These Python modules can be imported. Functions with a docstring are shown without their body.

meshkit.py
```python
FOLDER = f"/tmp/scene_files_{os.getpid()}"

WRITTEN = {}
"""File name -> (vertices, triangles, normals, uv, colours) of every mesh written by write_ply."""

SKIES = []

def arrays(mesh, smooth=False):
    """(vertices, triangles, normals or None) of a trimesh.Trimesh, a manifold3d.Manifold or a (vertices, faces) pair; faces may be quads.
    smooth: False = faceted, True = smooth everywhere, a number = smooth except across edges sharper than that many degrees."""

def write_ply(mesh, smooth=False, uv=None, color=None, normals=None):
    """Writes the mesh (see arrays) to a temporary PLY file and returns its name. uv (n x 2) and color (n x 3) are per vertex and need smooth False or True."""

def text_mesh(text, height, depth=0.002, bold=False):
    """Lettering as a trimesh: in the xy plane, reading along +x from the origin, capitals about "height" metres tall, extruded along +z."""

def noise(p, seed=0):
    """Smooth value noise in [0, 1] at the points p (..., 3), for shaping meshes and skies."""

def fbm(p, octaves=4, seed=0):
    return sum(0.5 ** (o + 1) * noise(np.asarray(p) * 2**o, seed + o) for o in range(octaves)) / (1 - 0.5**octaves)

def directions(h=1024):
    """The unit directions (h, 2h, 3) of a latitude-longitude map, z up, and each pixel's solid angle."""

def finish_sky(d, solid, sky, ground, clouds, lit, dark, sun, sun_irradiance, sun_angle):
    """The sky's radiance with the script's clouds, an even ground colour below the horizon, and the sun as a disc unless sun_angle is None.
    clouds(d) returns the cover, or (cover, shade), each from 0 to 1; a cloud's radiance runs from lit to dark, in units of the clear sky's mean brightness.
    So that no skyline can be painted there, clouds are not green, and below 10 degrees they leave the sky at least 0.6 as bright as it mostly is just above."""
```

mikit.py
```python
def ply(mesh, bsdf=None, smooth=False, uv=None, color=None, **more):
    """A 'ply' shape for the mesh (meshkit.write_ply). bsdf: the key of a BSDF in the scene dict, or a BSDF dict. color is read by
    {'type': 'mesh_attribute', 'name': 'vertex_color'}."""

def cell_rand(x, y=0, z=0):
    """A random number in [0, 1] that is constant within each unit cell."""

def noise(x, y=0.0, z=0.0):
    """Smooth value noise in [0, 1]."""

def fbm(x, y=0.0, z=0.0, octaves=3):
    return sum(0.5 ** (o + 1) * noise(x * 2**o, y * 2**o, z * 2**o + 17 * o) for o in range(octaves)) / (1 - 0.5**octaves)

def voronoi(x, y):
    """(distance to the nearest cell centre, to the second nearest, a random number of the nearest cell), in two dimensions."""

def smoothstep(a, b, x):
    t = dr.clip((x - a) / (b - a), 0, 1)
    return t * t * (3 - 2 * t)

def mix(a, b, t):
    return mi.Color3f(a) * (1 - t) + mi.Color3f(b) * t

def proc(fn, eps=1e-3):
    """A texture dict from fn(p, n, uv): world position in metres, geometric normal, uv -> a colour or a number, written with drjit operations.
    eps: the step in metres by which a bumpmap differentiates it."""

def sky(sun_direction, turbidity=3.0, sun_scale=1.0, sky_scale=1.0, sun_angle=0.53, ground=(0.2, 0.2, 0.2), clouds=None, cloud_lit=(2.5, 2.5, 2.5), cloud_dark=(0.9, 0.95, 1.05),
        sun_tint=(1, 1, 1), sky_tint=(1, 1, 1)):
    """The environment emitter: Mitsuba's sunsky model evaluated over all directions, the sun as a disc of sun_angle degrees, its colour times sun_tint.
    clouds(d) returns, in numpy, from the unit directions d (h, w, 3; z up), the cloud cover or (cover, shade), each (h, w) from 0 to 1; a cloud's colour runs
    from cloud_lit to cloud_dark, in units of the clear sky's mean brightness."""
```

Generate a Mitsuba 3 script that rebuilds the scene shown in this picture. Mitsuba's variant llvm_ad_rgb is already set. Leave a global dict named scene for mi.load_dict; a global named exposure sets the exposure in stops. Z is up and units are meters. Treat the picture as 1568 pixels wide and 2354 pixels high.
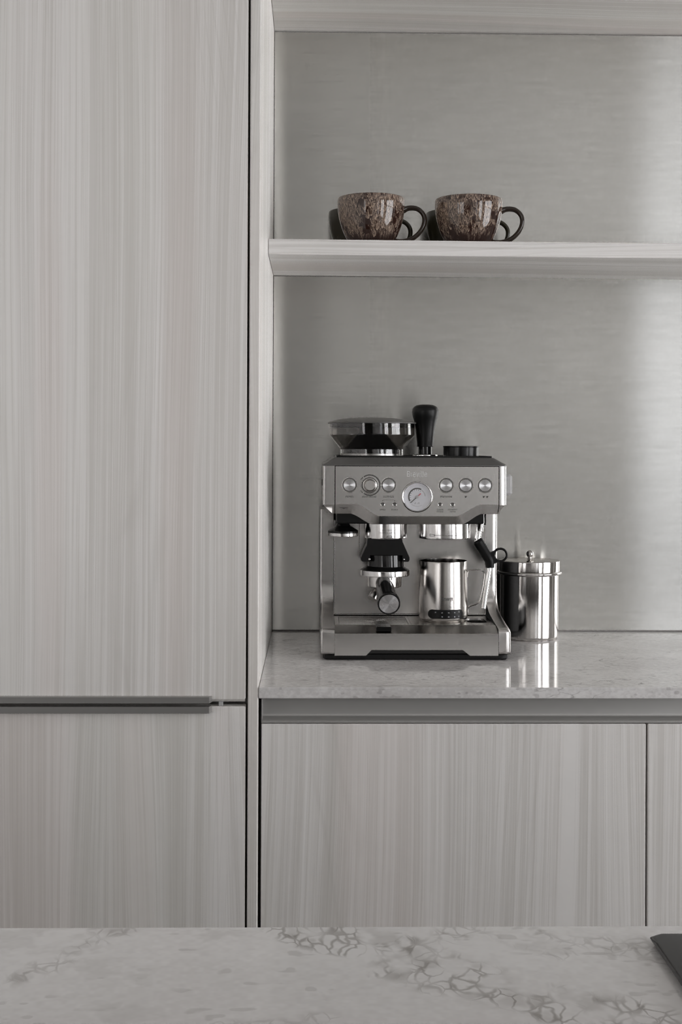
import math, numpy as np, trimesh, mitsuba as mi, drjit as dr, mikit, meshkit
from shapely.geometry import Polygon, LineString, Point
from mikit import noise, fbm, voronoi, smoothstep, mix, cell_rand

T = mi.ScalarTransform4f
scene, labels = {}, {}

# ------------------------------------------------------------------ camera, light, exposure
FOCAL, YAW, ROLL, EYE = 3000.0, 0.02, 0.0042, 1.261          # focal length in pixels of the 1568 px wide frame
fwd = np.array([math.sin(YAW), math.cos(YAW), 0.0])
side = np.array([math.cos(YAW), -math.sin(YAW), 0.0])
upv = np.array([0, 0, 1.0]) * math.cos(ROLL) - side * math.sin(ROLL)
scene['camera'] = {
    'type': 'perspective', 'fov': math.degrees(2 * math.atan(784.0 / FOCAL)), 'fov_axis': 'x',
    'principal_point_offset_x': 0.0, 'principal_point_offset_y': (1177.0 - 1030.0) / 2354.0,
    'near_clip': 0.05, 'far_clip': 100.0,
    'to_world': T().look_at(origin=[0, 0, EYE], target=list(np.array([0, 0, EYE]) + fwd), up=list(upv)),
}
exposure = 0.10
DAY_RIGHT = (5.6, 5.6, 5.7)        # the large right-wall window, and the added one that brightens the rear wall
DAY_REAR = (1.34, 1.36, 1.40)         # a curtained window in the wall behind the camera, at the right
DAY_LEFT = (2.5, 2.45, 2.45)        # windows in the left wall and at the left of the rear wall

# ------------------------------------------------------------------ helpers
def add(key, mesh, mat, smooth=30, **more):
    k, n = key, 0
    while k in scene:
        n += 1
        k = f'{key}_{n:03d}'
    scene[k] = mikit.ply(mesh, mat, smooth=smooth, **more)
    return k

def tag(key, label=None, cat=None, group=None, kind=None):
    d = {}
    if label: d['label'] = label
    if cat: d['category'] = cat
    if group: d['group'] = group
    if kind: d['kind'] = kind
    labels[key] = d

def box(x0, x1, y0, y1, z0, z1, c=0.0008):
    """A box with chamfered edges."""
    c = min(c, (x1 - x0) / 3, (y1 - y0) / 3, (z1 - z0) / 3)
    pts = []
    for x, sx in ((x0, 1), (x1, -1)):
        for y, sy in ((y0, 1), (y1, -1)):
            for z, sz in ((z0, 1), (z1, -1)):
                pts += [(x, y + sy * c, z + sz * c), (x + sx * c, y, z + sz * c), (x + sx * c, y + sy * c, z)]
    return trimesh.convex.convex_hull(np.array(pts))

def lathe(profile, n=96, at=(0, 0, 0)):
    """Revolve (r, z) points about the z axis; consecutive points are joined."""
    p = np.array(profile, float)
    a = np.linspace(0, 2 * np.pi, n, endpoint=False)
    v = np.stack([p[:, 0][:, None] * np.cos(a), p[:, 0][:, None] * np.sin(a), np.repeat(p[:, 1][:, None], n, 1)], -1).reshape(-1, 3)
    f = []
    for i in range(len(p) - 1):
        for j in range(n):
            a0, a1 = i * n + j, i * n + (j + 1) % n
            b0, b1 = a0 + n, a1 + n
            f += [(a0, a1, b1), (a0, b1, b0)]
    m = trimesh.Trimesh(v, np.array(f), process=False)
    m.merge_vertices()
    m.update_faces(m.nondegenerate_faces())
    m.apply_translation(at)
    return m

def aim(mesh, d, at):
    """Turn a mesh made about +z so that +z points along d, then move it."""
    m = mesh.copy()
    m.apply_transform(trimesh.geometry.align_vectors([0, 0, 1], np.array(d, float) / np.linalg.norm(d)))
    m.apply_translation(at)
    return m

def smooth_path(pts, n=8):
    """Catmull-Rom through the points."""
    p = np.array(pts, float)
    q = np.vstack([2 * p[0] - p[1], p, 2 * p[-1] - p[-2]])
    out = []
    for i in range(1, len(q) - 2):
        for t in np.linspace(0, 1, n, endpoint=False):
            a, b, c, d = q[i - 1], q[i], q[i + 1], q[i + 2]
            out.append(0.5 * (2 * b + (c - a) * t + (2 * a - 5 * b + 4 * c - d) * t * t + (3 * b - a - 3 * c + d) * t ** 3))
    out.append(p[-1])
    return np.array(out)

def sweep(path, section, closed=False, up=(0, 1, 0), scale=None):
    """Sweep a closed 2D section (k, 2) along a path; the section's second axis stays near up."""
    path, section, up = np.array(path, float), np.array(section, float), np.array(up, float)
    n, k = len(path), len(section)
    v = []
    for i in range(n):
        a, b = path[(i - 1) % n if closed else max(i - 1, 0)], path[(i + 1) % n if closed else min(i + 1, n - 1)]
        t = (b - a) / np.linalg.norm(b - a)
        u = up - t * (up @ t)
        u /= np.linalg.norm(u)
        w = np.cross(t, u)
        s = 1.0 if scale is None else scale[i]
        v.append(path[i] + s * (section[:, :1] * w + section[:, 1:] * u))
    v = np.vstack(v)
    f = []
    for i in range(n if closed else n - 1):
        for j in range(k):
            a0, a1 = i * k + j, i * k + (j + 1) % k
            b0, b1 = ((i + 1) % n) * k + j, ((i + 1) % n) * k + (j + 1) % k
            f += [(a0, b1, a1), (a0, b0, b1)]
    if not closed:
        c0, c1 = len(v), len(v) + 1
        v = np.vstack([v, path[0], path[-1]])
        for j in range(k):
            f += [(c0, j, (j + 1) % k), (c1, (n - 1) * k + (j + 1) % k, (n - 1) * k + j)]
    m = trimesh.Trimesh(v, np.array(f), process=False)
    m.fix_normals()
    return m

def ring(r, n=20, squash=1.0):
    a = np.linspace(0, 2 * np.pi, n, endpoint=False)
    return np.stack([r * np.cos(a), r * squash * np.sin(a)], 1)

def tube(path, r, n=20, up=(0, 1, 0)):
    path = np.array(path, float)
    r = np.broadcast_to(r, len(path))
    return sweep(path, ring(1.0, n), up=up, scale=r)

def extrude_x(poly, x0, x1, c=0.0):
    """A (y, z) polygon pushed along x."""
    poly = Polygon(poly) if not hasattr(poly, 'exterior') else poly
    m = trimesh.creation.extrude_polygon(poly, x1 - x0, engine='earcut')
    v = m.vertices.copy()
    m.vertices = np.stack([v[:, 2] + x0, v[:, 0], v[:, 1]], 1)
    m.fix_normals()
    return m

def extrude_y(poly, y0, y1):
    """An (x, z) polygon pushed along y."""
    poly = Polygon(poly) if not hasattr(poly, 'exterior') else poly
    m = trimesh.creation.extrude_polygon(poly, y1 - y0, engine='earcut')
    v = m.vertices.copy()
    m.vertices = np.stack([v[:, 0], v[:, 2] + y0, v[:, 1]], 1)
    m.fix_normals()
    return m

def grid_mesh(rows):
    """Rows of equally many points joined into a sheet of quads."""
    r = np.array(rows, float)
    a, b = r.shape[:2]
    f = []
    for i in range(a - 1):
        for j in range(b - 1):
            p, q = i * b + j, (i + 1) * b + j
            f += [(p, q, q + 1), (p, q + 1, p + 1)]
    return trimesh.Trimesh(r.reshape(-1, 3), np.array(f), process=False)

def lettering(text, height, x, y, z, depth=0.0003, bold=False, center=True, width=None):
    """Letters on a face that looks towards -y; (x, z) is the middle of the baseline."""
    m = meshkit.text_mesh(text, height, depth, bold)
    if width:
        m.vertices[:, 0] *= width / (m.bounds[1][0] - m.bounds[0][0])
    v = m.vertices.copy()
    cx = (m.bounds[0][0] + m.bounds[1][0]) / 2 if center else 0
    m.vertices = np.stack([v[:, 0] - cx + x, y - v[:, 2], v[:, 1] + z], 1)
    return m

def wrap(m, cx, cy, r):
    """Bend a flat mesh lying on the plane y = cy - r round the vertical cylinder of radius r about (cx, cy)."""
    v = m.vertices.copy()
    a = (v[:, 0] - cx) / r
    rr = r + (cy - r - v[:, 1])
    m.vertices = np.stack([cx + rr * np.sin(a), cy - rr * np.cos(a), v[:, 2]], 1)
    return m

# ------------------------------------------------------------------ materials
def two(b):
    return {'type': 'twosided', 'bsdf': b}

def wood(u, v, s):
    """Pale ash laminate: u across the grain, v along it, in metres; s picks the board."""
    drift = 0.044 * (noise(u * 3.2, v * 0.95, s) - 0.5) + 0.015 * (noise(u * 13, v * 1.9, s + 2) - 0.5) + 0.0016 * (noise(u * 60, v * 4.0, s + 3) - 0.5)
    w = u + drift
    broad = fbm(w * 11, v * 0.35, s + 1, octaves=3)
    band = noise(w * 46, v * 0.5, s + 5)
    thread = noise(w * 240, v * 1.3, s + 9)
    hair = noise(w * 760, v * 3.5, s + 13)
    pore = noise(w * 1700, v * 14, s + 17)
    # growth rings cut at a slant: thin darker arcs in some places only
    d = dr.abs(noise(u * 5.5, v * 0.30, s + 23) - 0.5) * 5.0 + w * 9.0 + v * 0.25
    ring_ = dr.abs(d * 6.0 - dr.floor(d * 6.0) - 0.5) * 2
    arcs = (1 - smoothstep(0.0, 0.30, ring_)) * smoothstep(0.55, 0.78, noise(w * 10, v * 0.9, s + 29))
    t = 0.36 * broad + 0.19 * band + 0.17 * thread + 0.19 * hair + 0.09 * pore
    col = mix((0.555, 0.536, 0.513), (0.715, 0.700, 0.687), smoothstep(0.30, 0.68, t))
    streak = smoothstep(0.60, 0.80, noise(w * 52 + 11, v * 0.5, s + 31)) * smoothstep(0.42, 0.70, thread)
    col = mix(col, (0.455, 0.434, 0.408), 0.42 * streak + 0.22 * arcs)
    pink = smoothstep(0.55, 0.82, noise(w * 16 + 3, v * 0.8, s + 41))
    green = smoothstep(0.55, 0.85, noise(w * 13 + 9, v * 0.5, s + 47))
    col = mix(col, (0.640, 0.575, 0.550), 0.30 * pink)
    return mix(col, (0.585, 0.580, 0.540), 0.28 * green)

def laminate(fn, rough=0.42):
    return two({'type': 'principled', 'base_color': mikit.proc(fn), 'roughness': rough, 'specular': 0.42})

scene['wood_door'] = laminate(lambda p, n, uv: wood(p.x + p.y, p.z, 3.0))
scene['wood_drawer'] = laminate(lambda p, n, uv: wood(p.x + p.y + 1.37, p.z * 1.1, 57.0))
scene['wood_base'] = laminate(lambda p, n, uv: wood(p.x + p.y + 4.1, p.z * 1.2, 91.0))
scene['wood_panel'] = laminate(lambda p, n, uv: wood(p.x + p.y + 2.87, p.z, 23.0), 0.27)
scene['wood_shelf'] = laminate(lambda p, n, uv: wood(p.z * 1.0 + p.y * 1.0 + 6.3, p.x * 1.4, 71.0))

def cracks(x, y, scale, seed, width):
    """Thin branching cracks, drawn out along x: edges of warped cells, kept only in places and broken here and there."""
    wx = x * 0.55 + 0.030 * (fbm(x * 16, y * 22, seed, octaves=3) - 0.5) + 0.008 * (noise(x * 120, y * 140, seed + 3) - 0.5)
    wy = y + 0.030 * (fbm(x * 16 + 9, y * 22, seed + 5, octaves=3) - 0.5) + 0.008 * (noise(x * 120, y * 140, seed + 8) - 0.5)
    f1, f2, r = voronoi(wx * scale + seed, wy * scale)
    w = width * (0.35 + 1.3 * noise(x * 55, y * 70, seed + 12))
    line = 1 - smoothstep(0.2 * w, w, f2 - f1)
    place = smoothstep(0.54, 0.70, fbm(x * 9 + seed, y * 14, seed + 1, octaves=3))
    broken = smoothstep(0.40, 0.62, fbm(x * 50, y * 60, seed + 2, octaves=2))
    return line * place * broken

def quartz(p, n, uv, strength=1.0):
    x, y = p.x, p.y - 1.3 * p.z                                 # runs on over the front edge
    body = fbm(x * 9, y * 9, 2.0, octaves=4)
    speck = fbm(x * 210, y * 210, 7.0, octaves=2)
    col = mix((0.500, 0.486, 0.480), (0.655, 0.645, 0.640), smoothstep(0.25, 0.75, 0.6 * body + 0.4 * speck))
    cloud = smoothstep(0.58, 0.76, fbm(x * 30 + 5, y * 44 + 1, 2.0, octaves=3))
    fleck = smoothstep(0.69, 0.80, fbm(x * 80, y * 130, 4.0, octaves=2)) * smoothstep(0.45, 0.65, fbm(x * 12, y * 15, 9.0, octaves=2))
    a, b = cracks(x, y, 22.0, 3.0, 0.055), cracks(x, y, 52.0, 17.0, 0.10)
    return mix(col, (0.215, 0.200, 0.196), strength * dr.minimum(1, 0.62 * a + 0.50 * b + 0.36 * fleck + 0.10 * cloud))

VEINS = [((0.000, 0.985), (0.062, 0.915), 0.034, 1.0), ((0.062, 0.915), (0.205, 0.815), 0.040, 1.0), ((0.110, 0.985), (0.180, 0.930), 0.020, 0.55),
         ((-0.130, 0.980), (-0.190, 0.895), 0.016, 0.60), ((-0.06, 0.80), (0.02, 0.83), 0.018, 0.45), ((0.215, 0.94), (0.30, 0.90), 0.022, 0.5)]

def quartz_island(p, n, uv):
    """The island slab: the same stone with larger nets of grey veins that run across it in drifts."""
    x, y = p.x, p.y
    q = p + mi.Vector3f(0.83, 0.47, 0.0)
    body = fbm(q.x * 7, q.y * 7, 2.0, octaves=3)
    speck = fbm(q.x * 190, q.y * 190, 7.0, octaves=2)
    col = mix((0.590, 0.577, 0.571), (0.700, 0.692, 0.688), smoothstep(0.22, 0.78, 0.72 * body + 0.28 * speck))
    wob = 0.030 * (fbm(x * 24, y * 24, 4.0, octaves=3) - 0.5) * 2
    band = mi.Float(0)
    for (ax, ay), (bx, by), half, amount in VEINS:
        t = dr.clip(((x - ax) * (bx - ax) + (y - ay) * (by - ay)) / ((bx - ax) ** 2 + (by - ay) ** 2), 0, 1)
        d = dr.sqrt(dr.square(x - ax - t * (bx - ax)) + dr.square(y - ay - t * (by - ay))) + wob
        band = dr.maximum(band, amount * (1 - smoothstep(0.35 * half, 1.1 * half, d)))
    wx = x + 0.014 * (fbm(x * 60, y * 50, 1.0, octaves=3) - 0.5)
    wy = y + 0.020 * (fbm(x * 60, y * 50, 8.0, octaves=3) - 0.5)
    f1, f2, r = voronoi(wx * 88, wy * 56)
    g1, g2, r2 = voronoi(wx * 41 + 7, wy * 27)
    thick = 0.10 + 0.30 * noise(x * 70, y * 60, 3.0)
    net = dr.maximum(1 - smoothstep(0.02, thick, f2 - f1), 0.9 * (1 - smoothstep(0.02, 0.16, g2 - g1)))
    keep = smoothstep(0.28, 0.55, fbm(x * 40 + 3, y * 34, 2.0, octaves=2))
    cloud = smoothstep(0.46, 0.72, fbm(x * 60, y * 46, 6.0, octaves=3))
    amount = band * dr.minimum(1, 0.72 * net * keep + 0.34 * cloud)
    fleck = smoothstep(0.70, 0.80, fbm(q.x * 70, q.y * 100, 4.0, octaves=2)) * smoothstep(0.45, 0.65, fbm(q.x * 11, q.y * 11, 9.0, octaves=2))
    wisp = smoothstep(0.58, 0.72, fbm(wx * 26 + 4, wy * 30, 5.0, octaves=4)) * smoothstep(0.46, 0.66, fbm(x * 8 + 2, y * 8, 3.0, octaves=2))
    thin = cracks(q.x, q.y, 20.0, 3.0, 0.05)
    return mix(col, (0.262, 0.246, 0.230), dr.minimum(0.9, 0.95 * amount + 0.26 * fleck + 0.16 * wisp + 0.30 * thin))

scene['quartz_worktop'] = {'type': 'principled', 'base_color': mikit.proc(quartz), 'roughness': 0.08, 'specular': 0.36}
scene['quartz_island'] = {'type': 'principled', 'base_color': mikit.proc(quartz_island), 'roughness': 0.16, 'specular': 0.5}

def conductor(color, rough, rough_v=None):
    d = {'type': 'roughconductor', 'material': 'none', 'distribution': 'beckmann', 'specular_reflectance': {'type': 'rgb', 'value': list(color)}}
    if rough_v is None:
        d['alpha'] = rough
    else:
        d['alpha_u'], d['alpha_v'] = rough, rough_v
    return {'type': 'twosided', 'bsdf': d}

def brushed(p, n, uv):
    s = noise(p.x * 22, p.z * 420, 3.0) * 0.6 + noise(p.x * 60, p.z * 1100, 9.0) * 0.4
    return mix((0.598, 0.595, 0.570), (0.735, 0.732, 0.708), s)

splash = conductor((0.6, 0.6, 0.6), 0.010, 0.22)
splash['bsdf']['specular_reflectance'] = mikit.proc(brushed)
scene['steel_sheet'] = splash

def brushed_fine(p, n, uv):
    s = noise(p.x * 30, p.z * 1500, p.y * 40) * 0.6 + noise(p.x * 90, p.z * 3000, 2.0) * 0.4
    return mix((0.585, 0.572, 0.560), (0.650, 0.640, 0.628), s)

steel = conductor((0.6, 0.6, 0.6), 0.06, 0.10)
steel['bsdf']['specular_reflectance'] = mikit.proc(brushed_fine)
scene['steel_brushed'] = steel
scene['steel_tray'] = conductor((0.44, 0.43, 0.415), 0.06, 0.11)
scene['steel_satin'] = conductor((0.66, 0.645, 0.63), 0.09)
scene['steel_disc'] = conductor((0.66, 0.66, 0.67), 0.06, 0.32)
scene['chrome'] = conductor((0.70, 0.69, 0.68), 0.028)
scene['canister_steel'] = conductor((0.72, 0.70, 0.68), 0.022)
scene['jug_steel'] = conductor((0.53, 0.51, 0.488), 0.05)
scene['aluminium'] = two({'type': 'principled', 'base_color': {'type': 'rgb', 'value': [0.36, 0.355, 0.345]}, 'roughness': 0.38, 'metallic': 0.75})
scene['channel_aluminium'] = two({'type': 'principled', 'base_color': {'type': 'rgb', 'value': [0.40, 0.395, 0.385]}, 'roughness': 0.40, 'metallic': 0.6})

def plastic(color, rough, spec=0.5):
    return two({'type': 'principled', 'base_color': {'type': 'rgb', 'value': list(color)}, 'roughness': rough, 'specular': spec})

scene['black_plastic'] = plastic((0.006, 0.006, 0.006), 0.20, 0.28)
scene['black_gloss'] = plastic((0.008, 0.008, 0.008), 0.06)
scene['black_matt'] = plastic((0.006, 0.006, 0.006), 0.34, 0.20)
scene['grey_plastic'] = plastic((0.085, 0.083, 0.080), 0.34)
scene['light_grey_plastic'] = plastic((0.36, 0.36, 0.36), 0.35)
scene['print_dark'] = plastic((0.05, 0.048, 0.045), 0.5)
scene['print_white'] = plastic((0.75, 0.75, 0.75), 0.5)
scene['dial_white'] = plastic((0.50, 0.50, 0.52), 0.35)
scene['dial_red'] = plastic((0.45, 0.10, 0.12), 0.5)
scene['carcass_board'] = {'type': 'diffuse', 'reflectance': {'type': 'rgb', 'value': [0.30, 0.29, 0.28]}}
scene['cooktop_glass'] = plastic((0.006, 0.006, 0.006), 0.12, 0.38)
scene['smoked_clear'] = {'type': 'thindielectric', 'int_ior': 1.5, 'specular_transmittance': {'type': 'rgb', 'value': [0.46, 0.44, 0.42]}}
scene['clear_plastic'] = {'type': 'thindielectric', 'int_ior': 1.5, 'specular_transmittance': {'type': 'rgb', 'value': [0.80, 0.80, 0.79]}}
scene['wall_paint'] = {'type': 'diffuse', 'reflectance': {'type': 'rgb', 'value': [0.40, 0.395, 0.38]}}
scene['rear_paint'] = {'type': 'diffuse', 'reflectance': {'type': 'rgb', 'value': [0.74, 0.735, 0.72]}}
scene['ceiling_paint'] = {'type': 'diffuse', 'reflectance': {'type': 'rgb', 'value': [0.55, 0.545, 0.535]}}
scene['floor_wood'] = {'type': 'principled', 'roughness': 0.4, 'base_color': mikit.proc(lambda p, n, uv: mix((0.31, 0.29, 0.265), (0.41, 0.385, 0.355), fbm(p.x * 40, p.y * 2, 5.0, octaves=3)))}
scene['badge_silver'] = two({'type': 'principled', 'base_color': {'type': 'rgb', 'value': [0.62, 0.62, 0.62]}, 'roughness': 0.25, 'metallic': 0.4})
scene['dark_lacquer'] = plastic((0.030, 0.028, 0.025), 0.45)
scene['frame_white'] = plastic((0.62, 0.62, 0.62), 0.4)

def cup_glaze(seed, cover):
    """Dark brown glaze with cream glaze run over it: overlapping scale-shaped drips with pale edges and fine vertical streaks."""
    def fn(p, n, uv):
        a0, h = uv.x, uv.y                         # metres round the cup, height 0..1
        a = a0 + 0.0035 * (noise(a0 * 210, h * 14, seed) - 0.5)
        hh = h + 0.05 * (noise(a0 * 120, h * 8, seed + 6) - 0.5)
        hair = 0.6 * noise(a0 * 1500 + 3 * noise(a0 * 200, h * 20, seed), h * 26, seed + 7) + 0.4 * noise(a0 * 3200, h * 60, seed + 5)
        field = fbm(a0 * 38, h * 3.2, seed + 11, octaves=3)
        light = mi.Float(0)
        for k, (su, sv) in enumerate(((92, 5.6), (150, 8.5))):
            # a drip hangs from each cell: rounded and bright at its lower edge, fading upwards
            cu = a * su + 0.5 * dr.floor(hh * sv + 0.37 * k)
            i, fu = dr.floor(cu), cu - dr.floor(cu) - 0.5
            r = cell_rand(i, seed + k, 3)
            cv = hh * sv + 1.7 * r
            j, fv = dr.floor(cv), cv - dr.floor(cv)
            q = cell_rand(i, j, seed + 9 + k)
            tip = fv - 0.9 * dr.square(2 * fu)
            inside = smoothstep(0.02, 0.10, tip)
            edge = inside * (1 - smoothstep(0.10, 0.42, tip))
            on = smoothstep(0.50, 0.60, q * 0.50 + field * 0.90 - 0.13 + cover + 0.26 * (h - 0.5))
            light = dr.maximum(light, on * (0.80 * edge + inside * 0.62 * smoothstep(0.40, 0.62, hair)))
        wash = smoothstep(0.40, 0.68, field + cover + 0.35 * (h - 0.45)) * smoothstep(0.44, 0.66, hair) * 0.55
        light = dr.maximum(light, wash)
        drip = noise(a0 * 260, 3.0, seed + 2)
        light = light * smoothstep(0.10, 0.26, h + 0.16 * (drip - 0.5)) * (0.75 + 0.5 * (hair - 0.5))
        return mix((0.026, 0.0115, 0.0085), (0.36, 0.272, 0.213), light)
    return two({'type': 'principled', 'base_color': mikit.proc(fn), 'roughness': 0.06, 'specular': 0.55})

scene['glaze_speckled'] = cup_glaze(5.0, 0.045)
scene['glaze_speckled_dark'] = cup_glaze(47.0, -0.03)
scene['glaze_handle'] = plastic((0.020, 0.0125, 0.0085), 0.10, 0.55)
scene['glaze_olive'] = plastic((0.024, 0.021, 0.012), 0.22, 0.5)

# ------------------------------------------------------------------ the room
FRONT, SPLASH, INNER = 1.968, 2.570, -0.0835      # front plane of the cabinets, steel back panel, inner face of the end panel
XL, XR, YB = -4.2, 2.9, -3.4

def wall(name, m, mat='wall_paint', note=None):
    add(name, m, mat, smooth=False)
    tag(name, kind='structure')

wall('floor', box(XL - 0.1, XR + 0.1, YB - 0.1, 2.75, -0.1, 0.0, 0), 'floor_wood')
wall('ceiling', box(XL - 0.1, XR + 0.1, YB - 0.1, 2.75, 2.62, 2.72, 0), 'ceiling_paint')
wall('wall_back', box(XL - 0.1, XR + 0.1, 2.60, 2.72, 0.0, 2.62, 0))

def wall_with_hole(name, axis, at, thick, a0, a1, h, mat='wall_paint'):
    """A wall across x or y with one opening h = (a_min, a_max, z_min, z_max)."""
    outer = Polygon([(a0, 0), (a1, 0), (a1, 2.62), (a0, 2.62)])
    for q in (h if isinstance(h[0], tuple) else (h,)):
        outer = outer.difference(Polygon([(q[0], q[2]), (q[1], q[2]), (q[1], q[3]), (q[0], q[3])]))
    f = extrude_x if axis == 'x' else extrude_y
    wall(name, f(outer, at, at + thick), mat)

def window(n, axis, at, h, radiance, bars, out):
    """Frame with mullions in an opening, and the daylit pane behind it. out: +1 or -1, the way to the outside."""
    f = extrude_x if axis == 'x' else extrude_y
    a0, a1, z0, z1 = h
    w = 0.045
    fr = Polygon([(a0, z0), (a1, z0), (a1, z1), (a0, z1)])
    nv, heights = bars
    cuts = []
    xs = np.linspace(a0, a1, nv + 1)
    zs = [z0] + list(heights) + [z1]
    for i in range(nv):
        for j in range(len(zs) - 1):
            cuts.append(Polygon([(xs[i] + w / 2, zs[j] + w / 2), (xs[i + 1] - w / 2, zs[j] + w / 2), (xs[i + 1] - w / 2, zs[j + 1] - w / 2), (xs[i] + w / 2, zs[j + 1] - w / 2)]))
    for c in cuts:
        fr = fr.difference(c)
    key = f'window_{n}'
    lo, hi = sorted((at + out * 0.02, at + out * 0.07))
    add(key + '__frame', f(fr, lo, hi), 'frame_white', smooth=False)
    b = at + out * 0.05
    if axis == 'x':
        q = [(b, a0, z0), (b, a1, z0), (b, a1, z1), (b, a0, z1)]
    else:
        q = [(a0, b, z0), (a1, b, z0), (a1, b, z1), (a0, b, z1)]
    m = trimesh.Trimesh(np.array(q), [(0, 1, 2), (0, 2, 3)], process=False)
    inward = np.array([-out, 0, 0]) if axis == 'x' else np.array([0, -out, 0])
    if m.face_normals[0] @ inward < 0:
        m.invert()
    add(key + '__pane', m, 'black_gloss', smooth=False, emitter={'type': 'area', 'radiance': {'type': 'rgb', 'value': list(radiance)}})
    tag(key, kind='structure')

WR = (0.10, 1.75, 0.25, 2.15)
WR2 = (-2.30, -0.80, 0.20, 2.30)
WB = (2.11, 2.85, 0.05, 2.35)
WL = (-3.2, 0.6, 0.25, 2.2)
WC = (-3.9, -2.1, 0.25, 2.2)
wall_with_hole('wall_right', 'x', XR, 0.12, YB, 2.60, (WR, WR2))
wall_with_hole('wall_left', 'x', XL - 0.12, 0.12, YB, 2.60, WL)
wall_with_hole('wall_rear', 'y', YB - 0.12, 0.12, XL, XR, (WB, WC), 'rear_paint')
window(1, 'x', XR, WR, DAY_RIGHT, (2, (1.65,)), 1)
window(2, 'y', YB, WB, DAY_REAR, (1, ()), -1)
window(5, 'x', XR, WR2, DAY_RIGHT, (2, ()), 1)  # added unseen window, put in to brighten the rear wall
window(3, 'x', XL, WL, DAY_LEFT, (3, ()), -1)
window(4, 'y', YB, WC, DAY_LEFT, (2, ()), -1)

# added unseen dark cupboard, stands in for the person mirrored in the steel panels
rc = 'added_dark_cupboard'
add(rc + '__carcass', box(-1.90, 0.05, YB + 0.005, YB + 0.58, 0.0, 1.60, 0.003), 'dark_lacquer')
for i in range(4):
    add(rc + '__door', box(-1.895 + 0.4865 * i, -1.895 + 0.4865 * i + 0.481, YB + 0.581, YB + 0.60, 0.08, 1.59, 0.002), 'dark_lacquer')
tag(rc, 'added dark cupboard behind the camera, standing in for a person reflected in the steel', 'cupboard')

# ------------------------------------------------------------------ end panel, tall cabinet
k = add('end_panel', box(-0.0995, INNER, FRONT, 2.595, 0.0, 2.60, 0.0017), 'wood_panel')
tag(k, 'narrow full-height pale wood end panel between the tall cabinet doors and the open niche', 'panel')

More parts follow.
